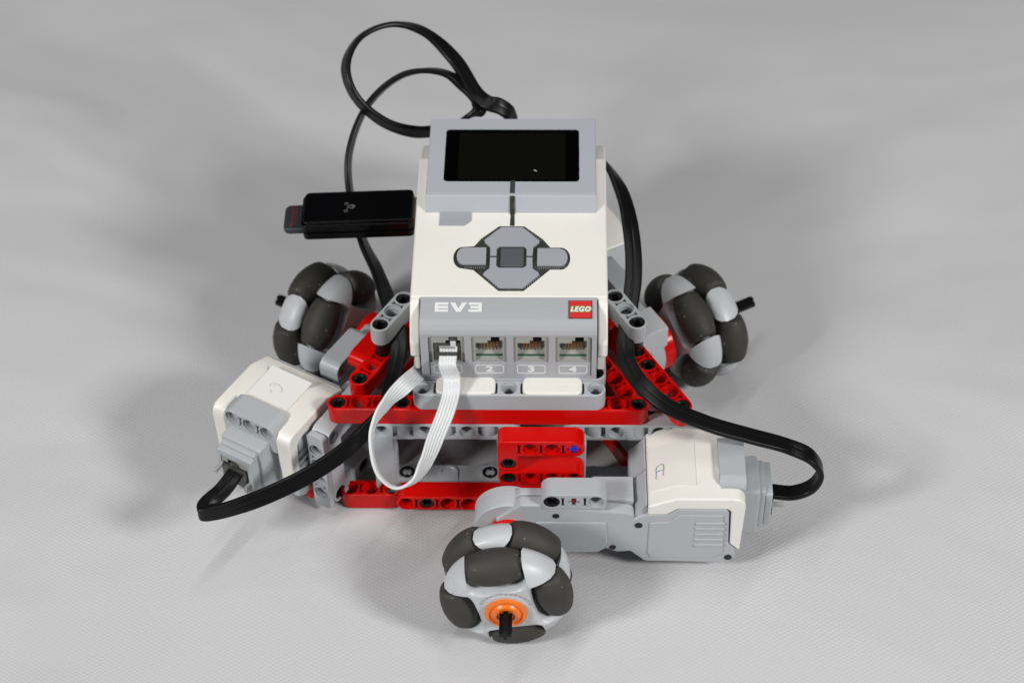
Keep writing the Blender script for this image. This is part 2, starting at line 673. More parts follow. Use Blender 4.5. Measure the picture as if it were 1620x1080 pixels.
def pin_mesh():
    m = MB()
    m.lathe([(0, -7.6), (2.35, -7.6), (2.35, -0.2), (3.02, -0.2), (3.02, 0.20), (2.9, 0.32), (2.0, 0.32), (1.85, 0.2), (1.6, -4.5), (0, -4.5)], M['pin'], n=24)
    for s in (-1, 1):
        m.box(-0.5, 0.5, s * 1.6 - .35, s * 1.6 + .35, -1.2, 0.25, M['pin'], bev=0.1)
    return m.mesh('pin')


PIN = pin_mesh()


def pin(X, parent=None):
    """friction pin whose mouth lies at the origin of X, facing +z"""
    return put('pin', PIN, parent or robot, X @ T(0, 0, -0.85 - 0.05))


FRONT = Rx(90)                 # holes facing the camera side (-y)

# --- beams of the deck
beam(15, M['red'], T(-64, -27, 48), label='long red beam across the front under the control brick')
pin(T(-64, -27, 51.9)); pin(T(48, -27, 51.9)); pin(T(-40, -27, 51.9))
for sgn, n, start in ((1, 6, -47), (-1, 8, -44)):
    # inner red beams running back at 60 degrees on either side
    ang = 120 if sgn > 0 else -120
    A = Rz(ang)
    x = -40 if sgn > 0 else -20
    beam(9, M['red'], A @ T(x if sgn > 0 else -22, -27, 48))
# side beams with the short grey ones carried over them
A = Rz(120)
beam(8, M['red'], A @ T(-59, -39.5, 52))
for k in (0, 3, 4): pin(A @ T(-59 + 8 * k, -39.5, 55.9))
B = Rz(-120)
beam(7, M['red'], B @ T(-4, -39.5, 52))
pin(B @ T(44, -39.5, 55.9))
for A_, s in ((A, -1), (B, 1)):
    x0 = -26 if s < 0 else 12
    o = beam(3, M['gray'], A_ @ T(x0, -39.8, 66.5))
    for k in (0, 2): pin(A_ @ T(x0 + 8 * k, -39.8, 70.4))
    e = x0 if s < 0 else x0 + 16
    MB().lathe([(0, -9), (2.6, -9), (2.6, 9), (3.0, 9), (3.0, 10), (0, 10)], M['pin'], n=20).build('pin', robot, A_ @ T(e, -39.8, 53))


# --- vertical 5 x 7 frames
def frame_mesh(name, mat):
    """7 wide (x), 5 tall (y), 8 deep (z): holes through z at every second place of the long bars"""
    m = MB()
    r = 3.9
    out = rrect(-r, -r, 48 + r, 32 + r, 3.6)
    win = rrect(3.9, 4.0, 44.1, 28.0, 0.8)
    hs = [('thru', win)]
    for y in (0, 32):
        for x in (0, 16, 32, 48):
            hs.append(('bore', circle(x, y, HOLE_O), circle(x, y, HOLE_I), BORE))
    for x in (8, 24, 40):
        hs.append(('pocket', rrect(x - 3.9, 29.0, x + 3.9, 34.9, 0.4), 2.6))
    # bottom bar keeps its face, top bar shows the cross tubes in pockets
    m.solid(out, -3.9, 3.9, mat, bev=0.3, holes=hs)
    for x in (8, 24, 40):
        m.lathe([(3.0, -3.0), (3.0, 3.0)], mat, X=T(x, 32, 0.8) @ Rx(90), n=24)
        # tube mouths standing on the inner side of the lower bar
        m.lathe([(3.7, 0), (3.7, .55), (2.9, .55), (2.5, .12), (0, .12)], mat, X=T(x, 4.0, 0) @ Rx(-90), n=28)
        m.box(x - 3.7, x + 3.7, 3.9, 4.5, 0, 4.15, mat, bev=0.15)
    for y in (8, 16, 24):
        m.box(3.7, 4.9, y - 3.4, y + 3.4, -3.0, 3.5, mat, bev=0.25)
        m.box(43.1, 44.3, y - 3.4, y + 3.4, -3.0, 3.5, mat, bev=0.25)
    # stepped rim along the window
    for x in (8, 24, 40):
        m.box(x - 3.6, x + 3.6, 27.3, 28.1, -3, 3.6, mat, bev=0.2)
    return m.mesh(name)


FRAME = frame_mesh('frame', M['gray'])
frameX = T(-48, -27, 8) @ Rx(90)
put('frame', FRAME, robot, frameX)
put('frame', FRAME, robot, T(24, -27, 8) @ Rx(90))
for x in (-40, -8):
    pin(T(x, -27, 13.35))
put('frame', FRAME, robot, B @ T(14, -44, 8) @ Rx(90))            # left rear side
put('frame', FRAME, robot, A @ T(-48, -35, 8) @ Rx(90))
pin(B @ T(62, -40.1, 8) @ Rx(-90)); pin(B @ T(46, -40.1, 8) @ Rx(-90)); pin(B @ T(46, -40.1, 40) @ Rx(-90))

# --- end plate of the left frame with its row of side holes
m = MB()
hs = [('bore', circle(x, 0, HOLE_O), circle(x, 0, HOLE_I), BORE) for x in (4, 12, 20, 28)]
hs += [('pocket', slot(x), 2.5) for x in (8, 16, 24)]
m.solid(rrect(-3.9, -3.85, 36, 3.85, 2.0), -1.2, 1.5, M['gray'], bev=0.3, holes=hs)
m.build('end_plate', robot, B @ T(67.2, -44, 8) @ Ry(90) @ Rz(180))

# --- lower red beams
beam(9, M['red'], T(-40, -35.2, 8) @ FRONT, label='low red beam at the front with holes facing outwards')
pin(T(-32, -39.1, 8) @ FRONT)
beam(3, M['red'], T(-62, -31.4, 4.2))
beam(4, M['red'], B @ T(40, -51.5, 8))
beam(11, M['red'], A @ T(-40, -33, 8))
# inner floor cross members seen through the gaps
beam(11, M['gray'], B @ T(-36, -25, 40))
beam(11, M['gray'], A @ T(-46, -25, 40))
beam(9, M['red'], T(-32, 14, 40))

# --- red L block in front of the frames
m = MB()
w = 3.9
Lp = [(-w, -12 - w), (w - 0.4, -12 - w), (w - 0.4, -w), (24, -w)]
out = [(-w + 1.2, -12 + 4 - w)]
out = ([(-w, -8 - 2.4), (-w + .8, -8 - w + .4), (-w + 2.2, -8 - w), (w - 2.2, -8 - w), (w - .8, -8 - w + .4), (w, -8 - 2.4), (w, -w)]
       + [(24 + w * math.cos(R(t)), w * math.sin(R(t))) for t in range(-90, 91, 15)]
       + [(x, y) for x, y in ((-w + 2.6, w), (-w + 1.1, w - .5), (-w + .3, w - 1.4), (-w, w - 2.6))])
hs = [('bore', circle(0, -8, HOLE_O), circle(0, -8, HOLE_I), BORE)]
for x in (8, 16): hs.append(('bore', circle(x, 0, HOLE_O), circle(x, 0, HOLE_I), BORE))
a, b = 0.95, 2.45
hs.append(('thru', [(24 + p, q) for p, q in [(-a, -b), (a, -b), (a, -a), (b, -a), (b, a), (a, a), (a, b), (-a, b), (-a, a), (-b, a), (-b, -a), (-a, -a)]]))
for x in (4, 12, 20): hs.append(('pocket', slot(x), 3.0))
m.solid(out, -3.9, 3.9, M['red'], bev=0.4, holes=hs)
lb = m.build('angle_beam', robot, T(0, -46.1, 51.8) @ FRONT)
lb['label'] = 'red angle beam with a blue axle end in its last hole'
pin(T(0, -50, 43.8) @ FRONT)
beam(4, M['red'], T(0, -46.1, 35.7) @ FRONT)
pin(T(0, -50, 35.7) @ FRONT)
AX = [(-.9, -2.3), (.9, -2.3), (.9, -.9), (2.3, -.9), (2.3, .9), (.9, .9), (.9, 2.3), (-.9, 2.3), (-.9, .9), (-2.3, .9), (-2.3, -.9), (-.9, -.9)]
MB().solid(AX, -3.3, 3.3, M['blue'], bev=0.2).build('axle_pin', robot, T(24, -46.1, 51.8) @ FRONT)
beam(3, M['gray'], T(24.6, -38, 26) @ Ry(-90))
# the same block on the left side
beam(5, M['red'], B @ T(0, -47, 51.2) @ FRONT)
beam(4, M['red'], B @ T(0, -46.1, 37.7) @ FRONT)


# ------------------------------------------------------------------ omni wheels
def wheel_body_mesh():
    m = MB()
    pal = M['pale']
    def prof(rout, q, n=7):
        """outline of one row: arcs at radius rout between four roller pockets half as wide as q"""
        pts = []
        for k in range(4):
            c = R(90 * k)
            U, V = Vector((math.cos(c), math.sin(c))), Vector((-math.sin(c), math.cos(c)))
            t_out = math.sqrt(max(rout * rout - q * q, 1))
            d = min(10.2, t_out - 1.0)                   # pocket floor
            e = min(5.0, t_out - d - .1) / 5.0
            for s, t in ((-q, t_out), (-q, d + 5 * e), (-q + .5, d + 2.6 * e), (-q + 2.2, d + .8 * e), (-q + 4.5, d), (0, d - .3),
                         (q - 4.5, d), (q - 2.2, d + .8 * e), (q - .5, d + 2.6 * e), (q, d + 5 * e), (q, t_out)):
                p = U * t + V * s
                pts.append((p.x, p.y))
            a0 = math.atan2(q, t_out)
            for i in range(1, n):
                a = c + a0 + (math.pi / 2 - 2 * a0) * i / n
                pts.append((rout * math.cos(a), rout * math.sin(a)))
        return pts
    for sgn, rot in ((1, 0), (-1, 45)):
        # layers outwards from the middle of the wheel; the claws round off towards both faces
        layers = [(0.3, 20.8, 10.9), (1.4, 22.2, 10.6), (3.6, 22.9, 10.3), (7.2, 22.6, 10.3), (9.6, 21.2, 10.4), (11.4, 19.2, 10.6), (12.6, 17.0, 10.8), (13.1, 15.4, 10.9)]
        X = Rz(rot)
        k = m.mi(pal)
        prev = None
        for z, ro, q in layers:
            pts = prof(ro, q)
            v = m.loopverts(pts, z * sgn, X)
            if prev is None: m.cap([pts], [v], k, sgn < 0)
            else: m.quads(prev, v, k, flip=sgn < 0)
            prev, last = v, pts
        m.cap([last], [prev], k, sgn > 0)
        # roller axles and the seats they turn in
        for kq in range(4):
            Y = X @ Rz(90 * kq) @ T(17.2, 0, 6.4 * sgn) @ Rx(90)
            m.lathe([(0, -10.9), (2.2, -10.9), (2.2, 10.9), (0, 10.9)], M['darkgray'], X=Y, n=14)
    # raised collar round the hub, on the outer face
    m.lathe([(0, 12.8), (8.9, 12.8), (8.9, 13.35), (8.5, 13.5), (0, 13.5)], pal, n=48)
    return m.mesh('omni_wheel', sharp=40)


def roller_mesh():
    m = MB()
    prof = [(0, -9.5), (3.4, -9.5)]
    for i in range(-12, 13):
        s = 9.4 * i / 12
        prof.append((math.sqrt(24 ** 2 - s * s) - 17.2 - (0.25 if abs(i) == 12 else 0), s))
    prof += [(3.4, 9.5), (0, 9.5)]
    m.lathe(prof, M['roller'], n=32)
    return m.mesh('roller', sharp=50)


def hub_mesh():
    m = MB()
    m.lathe([(0, 12), (7.6, 12), (7.6, 14.0), (7.2, 14.3), (6.2, 14.3), (5.9, 13.9), (5.4, 13.9), (5.1, 14.5), (4.6, 15.0), (3.4, 15.0), (3.0, 14.4), (0, 14.4)], M['orange'], n=48)
    return m.mesh('hub_cap')


WB, RO, HUB = wheel_body_mesh(), roller_mesh(), hub_mesh()
AXM = MB().solid(AX, -30, 24.7, M['black'], bev=0.25).mesh('axle')


def moulded_marks(parent, r, a_mid, step, n, z, mat):
    g = MB()
    rg = random.Random(11)
    for i in range(n):
        X = Rz(a_mid + step * ((n - 1) / 2 - i) - 90) @ T(0, r, z)
        for x in (-.38, .38):
            g.box(x - .09, x + .09, -.5, .5, 0, .05, mat, bev=0, X=X)
        yy = rg.choice((-.4, 0, .4))
        g.box(-.28, .28, yy - .08, yy + .08, 0, .05, mat, bev=0, X=X)
    return g.build('moulded_marks', parent)


def wheel(deg, roll, dist):
    """wheel whose axle points outwards at this bearing; local z = outwards"""
    X = Rz(deg) @ T(dist, 0, 24) @ Ry(90) @ Rz(roll)
    w = put('omni_wheel', WB, robot, X)
    for sgn, rot in ((1, 0), (-1, 45)):
        for k in range(4):
            put('roller', RO, w, Rz(rot + 90 * k) @ T(17.2, 0, 6.4 * sgn) @ Rx(90))
    put('hub_cap', HUB, w, T(0, 0, .4))
    put('axle', AXM, w, T(0, 0, 88 - dist) @ Rz(-roll))
    return w


# local x points down (-z world) when deg = -90 and roll = 0
wf = wheel(-90, 13, 88.8)
moulded_marks(wf, 9.9, 180 - 13, 10.5, 13, 13.13, M['darkgray'])
wf['label'] = 'front wheel facing the camera with orange hub'
wheel(30, -15, 84.6)
wheel(150, 0, 88)


# ------------------------------------------------------------------ drive motors
def motor(deg, dL=0.0, dW=0.0, dZ=0.0, letter=None, hub_block=False, disc_r=11.8):
    """x runs along the motor away from its hub, -y outwards, z up"""
    base = Rz(deg)
    g = M['gray']
    # arm and hub (thing mesh)
    m = MB()
    yo = -65.0
    arm = [(-4.5, 24), (-4.5, 30), (4.5, 38), (14, 38), (20, 36.5), (44, 34), (46, 33), (46, 12), (40, 11.5), (36, 13.5), (33, 11), (8, 11), (0, 13), (-3.5, 18)]
    m.prism(arm, yo, -59.95, 'y', g, bev=0.9)
    arm2 = [(-4.5, 22), (-4.5, 30), (4.5, 38), (14, 38), (20, 36.5), (46, 35), (46, 10), (30, 9), (0, 12)]
    m.prism(arm2, -59.7, -56.2, 'y', g, bev=0.5)
    m.prism([(28, 30), (31, 34.5), (46, 34.5), (46, 12), (28, 12)], -56.1, -47.5, 'y', g, bev=0.5)
    X = T(0, 0, 24) @ Rx(90)
    m.lathe([(0, 54.4), (12.6, 54.4), (12.6, 56.8), (12.2, 57.0), (12.2, 57.3), (12.6, 57.5), (12.6, 62.5), (11.9, 63.6), (0, 63.6)], g, X=X, n=56)
    # recessed cheek on the outer face, framed by a raised rim
    m.prism([(10, 29), (36, 29), (36.5, 17), (34, 14.5), (12, 14.5)], yo - .55, yo + .3, 'y', g, bev=0.5)
    a = m.build('motor', robot, base)
    # screw holes
    for x, z in ((17.5, 32.4), (38.6, 14.6)):
        MB().lathe([(0, .1), (1.3, .1), (1.3, -.8), (0, -.8)], M['dark'], X=T(x, yo - .05, z) @ Rx(90), n=16).build('screw_hole', a)
    # red drive discs
    d = MB()
    rd = disc_r
    d.lathe([(0, 63.2), (rd, 63.2), (rd, 68.2), (rd - .6, 68.9), (0, 68.9)], M['red'], X=X, n=48)
    for k in range(6):
        d.lathe([(0, 66), (1.3, 66), (1.3, 69.4), (0, 69.4)], M['red'], X=X @ Rz(60 * k) @ T(rd - 2.2, 0, 0), n=14)
    d.build('drive_disc', a)
    # three hole block on the arm
    h = MB()
    blk = ([(-3.7, -4.2), (19.7, -4.2)] + [(16 + 3.9 * math.cos(R(t)), 3.9 * math.sin(R(t))) for t in range(0, 91, 15)]
           + [(3.9 * math.cos(R(t)), 3.9 * math.sin(R(t))) for t in range(90, 181, 15)])
    hs = [('bore', circle(0, 0, HOLE_O), circle(0, 0, HOLE_I), BORE), ('bore', circle(16, 0, HOLE_O), circle(16, 0, HOLE_I), BORE),
          ('thru', [(8 + p * .95, q * .95) for p, q in AX]), ('pocket', slot(4), 3), ('pocket', slot(12), 3)]
    h.solid(blk, -4.3, 4.3, g, bev=0.4, holes=hs)
    hb = h.build('beam_block', a, T(16, -60.9 if letter != 'X' else -61.5, 40.4) @ FRONT)
    if letter == 'A':
        put('pin', PIN, hb, T(0, 0, 3.8))
        MB().solid([(p * .62, q * .62) for p, q in AX], -3, 3.0, M['red'], bev=0.15).build('axle_pin', hb, T(8, 0, 0))
    if hub_block:
        MB().box(-12, 2, -64, -52, 33, 43.5, M['pale'], bev=0.8).build('hub_cover', a)
    O = T(dL, -dW, dZ)
    # grey body, outer cheek
    b = MB()
    cheek = [(44.6, 12.5), (44.8, 30), (50.7, 33.2), (57.7, 33.2), (61.7, 36.4), (79.4, 36.4), (80.6, 35.0), (81.4, 17), (84.2, 14), (84.3, 8), (80.4, 5.5), (50.7, 6.2)]
    b.prism(cheek, yo, -61.5, 'y', g, bev=0.9)
    b.prism([(51.5, 12), (51.8, 29), (58.5, 29.5), (62.5, 33.5), (78.5, 33.5), (79.5, 12), (76, 9), (53, 9)], yo - .5, yo + .3, 'y', g, bev=0.5)
    b.prism(cheek, -33, -29.5, 'y', g, bev=0.9)
    core = [(44.6, 12.5), (44.8, 29), (50.5, 36.0), (61, 39.8), (84, 40.5), (84.3, 8), (80.4, 5.8), (50.7, 6.4)]
    b.prism(core, -61.4, -33.1, 'y', g, bev=0.6)
    # grey shoulder between arm and white shell, in two halves with a seam
    sh = [(45, 13), (45.2, 30), (50.2, 37.6), (50.7, 37.6), (50.7, 13)]
    b.prism(sh, -63.6, -46.8, 'y', g, bev=0.35)
    b.prism(sh, -46.5, -31.0, 'y', g, bev=0.35)
    bo = b.build('motor_housing', a, O)
    # vent ribs
    for k in range(5):
        MB().box(68.5, 79.2, yo - 1.05, yo - .2, 16.3 + 3.1 * k, 17.5 + 3.1 * k, g, bev=0.35).build('vent_rib', a, O)
        if dZ: MB().box(68.5, 82.2, -29.7, -28.7, 14.3 + 3.6 * k, 16.1 + 3.6 * k, g, bev=0.4).build('vent_rib', a, O)
    for x, z in ((47.8, 27.4), (81.6, 9.2)):
        MB().lathe([(0, .1), (1.45, .1), (1.45, -.8), (0, -.8)], M['dark'], X=T(x, yo - .12, z) @ Rx(90), n=16).build('screw_hole', a, O)
    # white shell: a saddle over the core
    w = MB()
    saddle = [(50.9, 33.4), (57.8, 33.4), (61.8, 36.6), (79.8, 36.6), (81.2, 35.2), (81.8, 16.8), (85.6, 13.0), (86.4, 37.8), (85.9, 40.2), (84.2, 41.9), (82, 42.3), (61.2, 42.3), (51.0, 38.0)]
    w.prism(saddle, yo - .2, -29.2, 'y', M['white'], bev=0.0)
    cut = MB().box(77.6, 95, -59.3, -35.6, 0, 60, M['white'], bev=0)
    w = carve(w, cut, M['white'], 0.75, 24)
    wo = w.build('white_shell', a, O)
    # three hole block on the end, grey connector tower
    e = MB()
    eb = ([(-4.2, -3.7), (19.7, -3.7)][::1])
    eb = [(-3.9, -9), (19.9, -9), (19.9, 0)] + [(16 + 3.9 * math.cos(R(t)), 3.9 * math.sin(R(t))) for t in range(15, 91, 15)] + [(3.9 * math.cos(R(t)), 3.9 * math.sin(R(t))) for t in range(90, 181, 15)]
    hs = [('bore', circle(x, 0, HOLE_O), circle(x, 0, HOLE_I), BORE) for x in (0, 8, 16)] + [('pocket', slot(x), 3) for x in (4, 12)]
    e.solid(eb, -5.0, 4.6, g, bev=0.35, holes=hs)
    # local x -> -y (outwards), local y -> z, local z -> x
    E = Matrix(((0, 0, 1, 82.0), (-1, 0, 0, -39.2), (0, 1, 0, 40.9), (0, 0, 0, 1)))
    e.build('end_block', a, O @ E)
    c = MB()
    c.box(83, 92.6, -57.0, -38.4, 12.5, 36.6, g, bev=1.3)
    c.box(92.2, 94.8, -55.6, -39.8, 15.0, 35.4, g, bev=0.8)
    # socket rim with an opening
    sq = rrect(-8.0, -9.0, 8.0, 9.0, 0.8)
    op = [(-5.7, -7), (5.7, -7), (5.7, 3.0), (3.3, 3.0), (3.3, 5.0), (-1.0, 5.0), (-1.0, 3.0), (-5.7, 3.0)]
    E2 = Matrix(((0, 0, 1, 94.6), (-1, 0, 0, -47.7), (0, 1, 0, 25.3), (0, 0, 0, 1)))
    co = c.build('connector_tower', a, O)
    q = MB()
    q.solid(sq, 0, 2.6, g, bev=0.5, holes=[('pocket', rrect(-6.3, -7.6, 6.3, 6.2, 0.3), 2.2)], hmat=M['dark'])
    q.solid(rrect(-6.2, -7.5, 6.2, 6.1, .3), .3, 2.35, M['socket'], holes=[('thru', op)])
    q.build('socket', a, O @ E2)
    pl = MB()
    pl.box(-5.2, 5.2, -6.6, 2.4, 0.4, 3.4, M['clear_dark'], bev=0.4)
    pl.box(-1.8, 1.8, 2.2, 4.6, 0.4, 3.2, M['clear_dark'], bev=0.3)
    pl.box(-6.9, -5.4, -6.0, -3.0, 0.4, 5.6, M['clear'], bev=0.4)
    pl.box(5.4, 6.9, 0.2, 2.2, 0.4, 7.2, M['clear'], bev=0.4)
    if letter: pl.build('cable_plug', a, O @ E2)
    # paper label with a handwritten letter
    if letter == 'A':
        st = MB()
        st.prism([(51.6, 38.45), (61.2, 42.5), (68.5, 42.55), (68.5, 42.42), (61.2, 42.32), (51.6, 38.25)], -58.5, -37.8, 'y', M['tape'], bev=0)
        st.build('label_sticker', a, O)
        sl = math.degrees(math.atan2(4.05, 9.6))
        ink_strokes(a, O @ T(55.6, -50.0, 40.24) @ Ry(-sl) , [[(-1.3, 2.2), (-1.5, .2), (-1.4, -1.8), (-1.7, -2.9), (-1.1, -3.2)], [(-1.4, 2.0), (0, 3.0), (1.2, 3.1), (1.6, 2.0), (1.5, -.4), (1.2, -2.4)], [(-1.5, -.2), (-.2, .3), (1.5, .1)]], M['ink'])
    if letter == 'C':
        st = MB()
        st.prism([(58.0, 42.75), (60.8, 42.62), (76.8, 42.62), (76.8, 42.5), (60.8, 42.5), (58.0, 42.73)], -57.0, -38.5, 'y', M['paper'], bev=0)
        st.build('label_sticker', a, O)
        ink_strokes(a, O @ T(67.5, -48.5, 42.7) @ Rz(180), [[(1.6, 3.2), (2.4, 1.6), (2.2, -.4), (1.2, -2.0), (-.2, -2.6)], [(-1.6, 1.8), (-2.0, .4)], [(.2, 2.6), (1.2, 3.4)], [(.6, 1.6), (1.4, 1.2)]], M['ink_faint'])
    return a


def ink_strokes(parent, X, lines, mat, w=0.15):
    g = MB()
    k = g.mi(mat)
    for ln in lines:
        pts = [Vector(p) for p in ln]
        # smooth the stroke
        fine = []
        for i in range(len(pts) - 1):
            p0, p1, p2, p3 = pts[max(i - 1, 0)], pts[i], pts[i + 1], pts[min(i + 2, len(pts) - 1)]
            for t in (0, .25, .5, .75):
                fine.append(0.5 * ((2 * p1) + (p2 - p0) * t + (2 * p0 - 5 * p1 + 4 * p2 - p3) * t * t + (3 * p1 - p0 - 3 * p2 + p3) * t ** 3))
        fine.append(pts[-1])
        prev = None
        for i, p in enumerate(fine):
            d = (fine[min(i + 1, len(fine) - 1)] - fine[max(i - 1, 0)]).normalized()
            nrm = Vector((-d.y, d.x)) * w * random.uniform(.75, 1.15)
            a, b = (g.bm.verts.new(X @ Vector((*(p + nrm), .02))), g.bm.verts.new(X @ Vector((*(p - nrm), .02))))
            if prev: g.bm.faces.new([prev[0], prev[1], b, a]).material_index = k
            prev = (a, b)
    return g.build('handwriting', parent)


ma = motor(0, letter='A', disc_r=6.3)
ma['label'] = 'front motor lying to the right with letter A on its white shell'
mc = motor(-120, dL=-9.5, dW=20.5, dZ=4.0, letter='C')
mc['label'] = 'left motor with its white shell towards the camera and a paper label'
mb = motor(120, dL=-9.5, dW=14.0, dZ=2.0, hub_block=True)

# ------------------------------------------------------------------ control brick
ZR = 52.0
rail = MB()
# grey rail: outer wall, three upright tubes, floor
out = stadium(-31.7, 31.7, 3.9)
void = []
holes = [('bore', circle(x, 0, HOLE_O + .05), circle(x, 0, HOLE_I), BORE) for x in (-32, 0, 32)]
rail.solid(out, -4, 3.9, M['gray'], bev=0.45, holes=holes + [('pocket', rrect(a, -2.9, b, 5.0 - 2.2, 0.6), 3.2) for a, b in ((-27.8, -4.2), (4.2, 27.8))], hmat=None)
brick = None
shell = MB()
# white main shell
deck = [(-8.6, 61), (-8.6, 88.6), (33, 92.4), (62.5, 95.0), (64.5, 93.0), (81, 86), (81, 61)]
shell.prism(deck, -36.2, 36.2, 'x', M['white'], bev=0.9, seg=3)
sho = [(-8.0, 61), (-8.0, 88.4), (-10.5, 87.9), (-16.5, 82.5), (-20.8, 76.8), (-20.8, 70.0), (-14, 66), (-10, 61)]
for s in (-1, 1):
    x0, x1 = (32.6, 36.2) if s > 0 else (-36.2, -32.6)
    shell.prism(sho, x0, x1, 'x', M['white'], bev=0.8, seg=3)
    shell.prism([(-19.4, 62), (-19.4, 72), (-6, 72), (-6, 62)], (s * 33.0 if s < 0 else 32.6), (s * 33.0 if s > 0 else -32.6) + s * 2.2, 'x', M['white'], bev=0.4)
shell.prism([(-14, 60), (-14, 74), (78, 74), (78, 60)], -34.2, 34.2, 'x', M['white'], bev=0.6)
brick = shell.build('control_brick', robot)
brick['label'] = 'white control brick with dark display and four front ports'
rail.build('grey_rail', brick, T(0, -27, 56))
for s in (-1, 1):
    MB().prism(rrect(5.0 if s > 0 else -27.0, -30.3, 27.0 if s > 0 else -5.0, -21.5, 2.6, 5), 53, 60.5, 'z', M['white'], bev=0.7, seg=3).build('battery_latch', brick)
# side rails of the brick
beam(13, M['gray'], T(-32, -19, 56) @ Rz(90))
beam(13, M['gray'], T(32, -19, 56) @ Rz(90))
pin(T(-32, -19, 59.9)); pin(T(32, -19, 59.9))

# grey faceplate
fp = MB()
pl = M['plate']
curve_pts = [(-8.4, 80), (-8.4, 88.5), (-15, 87.6), (-18.6, 86.9), (-20.4, 86.0), (-21.6, 84.6), (-22.3, 82.9), (-22.3, 82.5), (-19.8, 82.5), (-19.8, 80)]
fp.prism(curve_pts, -32.2, 32.2, 'x', pl, bev=0.0)
openings = []
PX = [-22.5, -7.15, 8.2, 23.55]
for x in PX:
    openings.append(('thru', rrect(x - 6.35, 68.4 - 60, x + 6.35, 81.9 - 60, 0.25, 1)))
fp.solid([(-32.2, -1), (32.2, -1), (32.2, 22.5), (-32.2, 22.5)], -1.0, 1.3, pl, X=T(0, -21.0, 60) @ FRONT, holes=openings)
# sides, back of the recess and the tray under each port
for s in (-1, 1):
    fp.prism([(-19.99, 59), (-19.99, 82.5), (-8.4, 82.5), (-8.4, 59)], *((30.4, 32.2) if s > 0 else (-32.2, -30.4)), 'x', pl, bev=0)
fp.prism([(-20, 59), (-20, 60.4), (-8.4, 60.4), (-8.4, 59)], -30.4, 30.4, 'x', pl, bev=0)
fpo = fp.build('faceplate', brick, sharp=14)
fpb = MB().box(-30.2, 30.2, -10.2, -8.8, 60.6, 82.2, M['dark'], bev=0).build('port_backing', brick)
# lower lip, slightly proud
MB().prism([(-22.6, 60.0), (-22.9, 59.0), (-21, 59.0), (-21, 60.0)], -32.2, 32.2, 'x', pl, bev=0.2).build('lower_lip', brick)

for i, x in enumerate(PX):
    sk = MB()
    rim = rrect(-6.25, -6.65, 6.25, 6.65, 0.3, 1)
    op = [(-5.0, -7.2 + .9), (5.0, -7.2 + .9), (5.0, 4.3), (3.9, 4.3), (3.9, 6.1), (.7, 6.1), (.7, 4.3), (-.5, 4.3), (-.5, 3.0), (-5.0, 3.0)]
    sk.solid(rim, -1.2, 0.1, M['socket'], holes=[('thru', op)])
    X = T(x, -21.6, 75.15) @ FRONT
    so = sk.build('port', brick, X)
    inn = MB()
    # lining box open to the front
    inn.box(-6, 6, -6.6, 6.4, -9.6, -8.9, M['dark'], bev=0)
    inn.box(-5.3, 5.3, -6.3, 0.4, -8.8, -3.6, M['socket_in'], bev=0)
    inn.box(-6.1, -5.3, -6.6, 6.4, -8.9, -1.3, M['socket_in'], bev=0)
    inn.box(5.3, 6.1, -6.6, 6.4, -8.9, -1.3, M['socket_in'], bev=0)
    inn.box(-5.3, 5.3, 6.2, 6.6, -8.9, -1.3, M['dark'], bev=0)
    inn.prism([(-6.6, -1.3), (-6.6, -3.6), (-3.0, -3.59), (-5.3, -1.5)], -5.3, 5.3, 'x', M['socket'], bev=0)
    inn.build('port_lining', so)
    if i:
        gm = MB()
        gm.box(-4.9, 4.9, -5.1, -4.75, -1.6, -1.25, M['pcb'], bev=0)
        gm.box(-4.9, 4.9, -4.72, -4.66, -1.9, -1.7, M['dark'], bev=0)
        gm.build('board_edge', so)
        for k in range(6):
            MB().prism([(0.9, -2.9), (0.7, -2.5), (-2.9, -2.5), (-2.9, -2.8)], -3.05 + k * 1.15, -2.65 + k * 1.15, 'x', M['gold'], bev=0).build('contact', so)
    # raised tray lip beneath and printed number pill
    MB().prism([(-22.42, 61.9), (-22.42, 68.1), (-22.2, 68.1), (-22.2, 61.9)], x - 6.1, x + 6.1, 'x', pl, bev=0.08).build('port_tray', brick)
    if i in (0, 3):
        xs = x - 6.75 if i == 0 else x + 6.45
        MB().box(xs, xs + .3, -22.36, -22.2, 62.0, 81.6, M['dark'], bev=0).build('panel_gap', brick)
    ring = MB()
    ring.solid(rrect(-5.25, -2.2, 5.25, 2.2, 1.0), 0, 0.07, M['print'], holes=[('thru', rrect(-4.97, -1.92, 4.97, 1.92, .75))])
    ring.build('number_frame', brick, T(x, -22.42, 65.2) @ FRONT)
    put('number', text_mesh('number', str(i + 1), 4.0, M['print'], extrude=0.05, offset=0.12, sx=1.45), brick, T(x, -22.45, 65.2) @ FRONT)

# lettering on the sloping band
SL = math.degrees(math.atan2(0.95, 7.0))
band = T(0, -13.0, 88.02) @ Rx(SL + 0.3)


def poly_print(name, polys, mat, X, parent, h=0.06):
    g = MB()
    for p in polys: g.solid(p, 0, h, mat)
    return g.build(name, parent, X)


def bar(x0, y0, x1, y1): return [(x0, y0), (x1, y0), (x1, y1), (x0, y1)]


u = 1.0
E_ = [bar(0, 0, 5.0, 1.15), bar(0, 1.15, 1.3, 1.6), bar(0, 1.6, 4.9, 2.75), bar(0, 2.75, 1.3, 3.2), bar(0, 3.2, 5.0, 4.35)]
V_ = [[(5.5, 4.35), (7.8, 0), (9.5, 0), (11.8, 4.35), (9.9, 4.35), (8.65, 1.7), (7.4, 4.35)]]
D_ = [bar(12.3, 3.2, 17.2, 4.35), bar(12.3, 0, 17.2, 1.15), bar(13.0, 1.6, 17.2, 2.75), bar(15.9, 1.15, 17.2, 1.6), bar(15.9, 2.75, 17.2, 3.2)]
poly_print('lettering', E_ + V_ + D_, M['print'], band @ T(-26.9, -2.4, 0), brick)

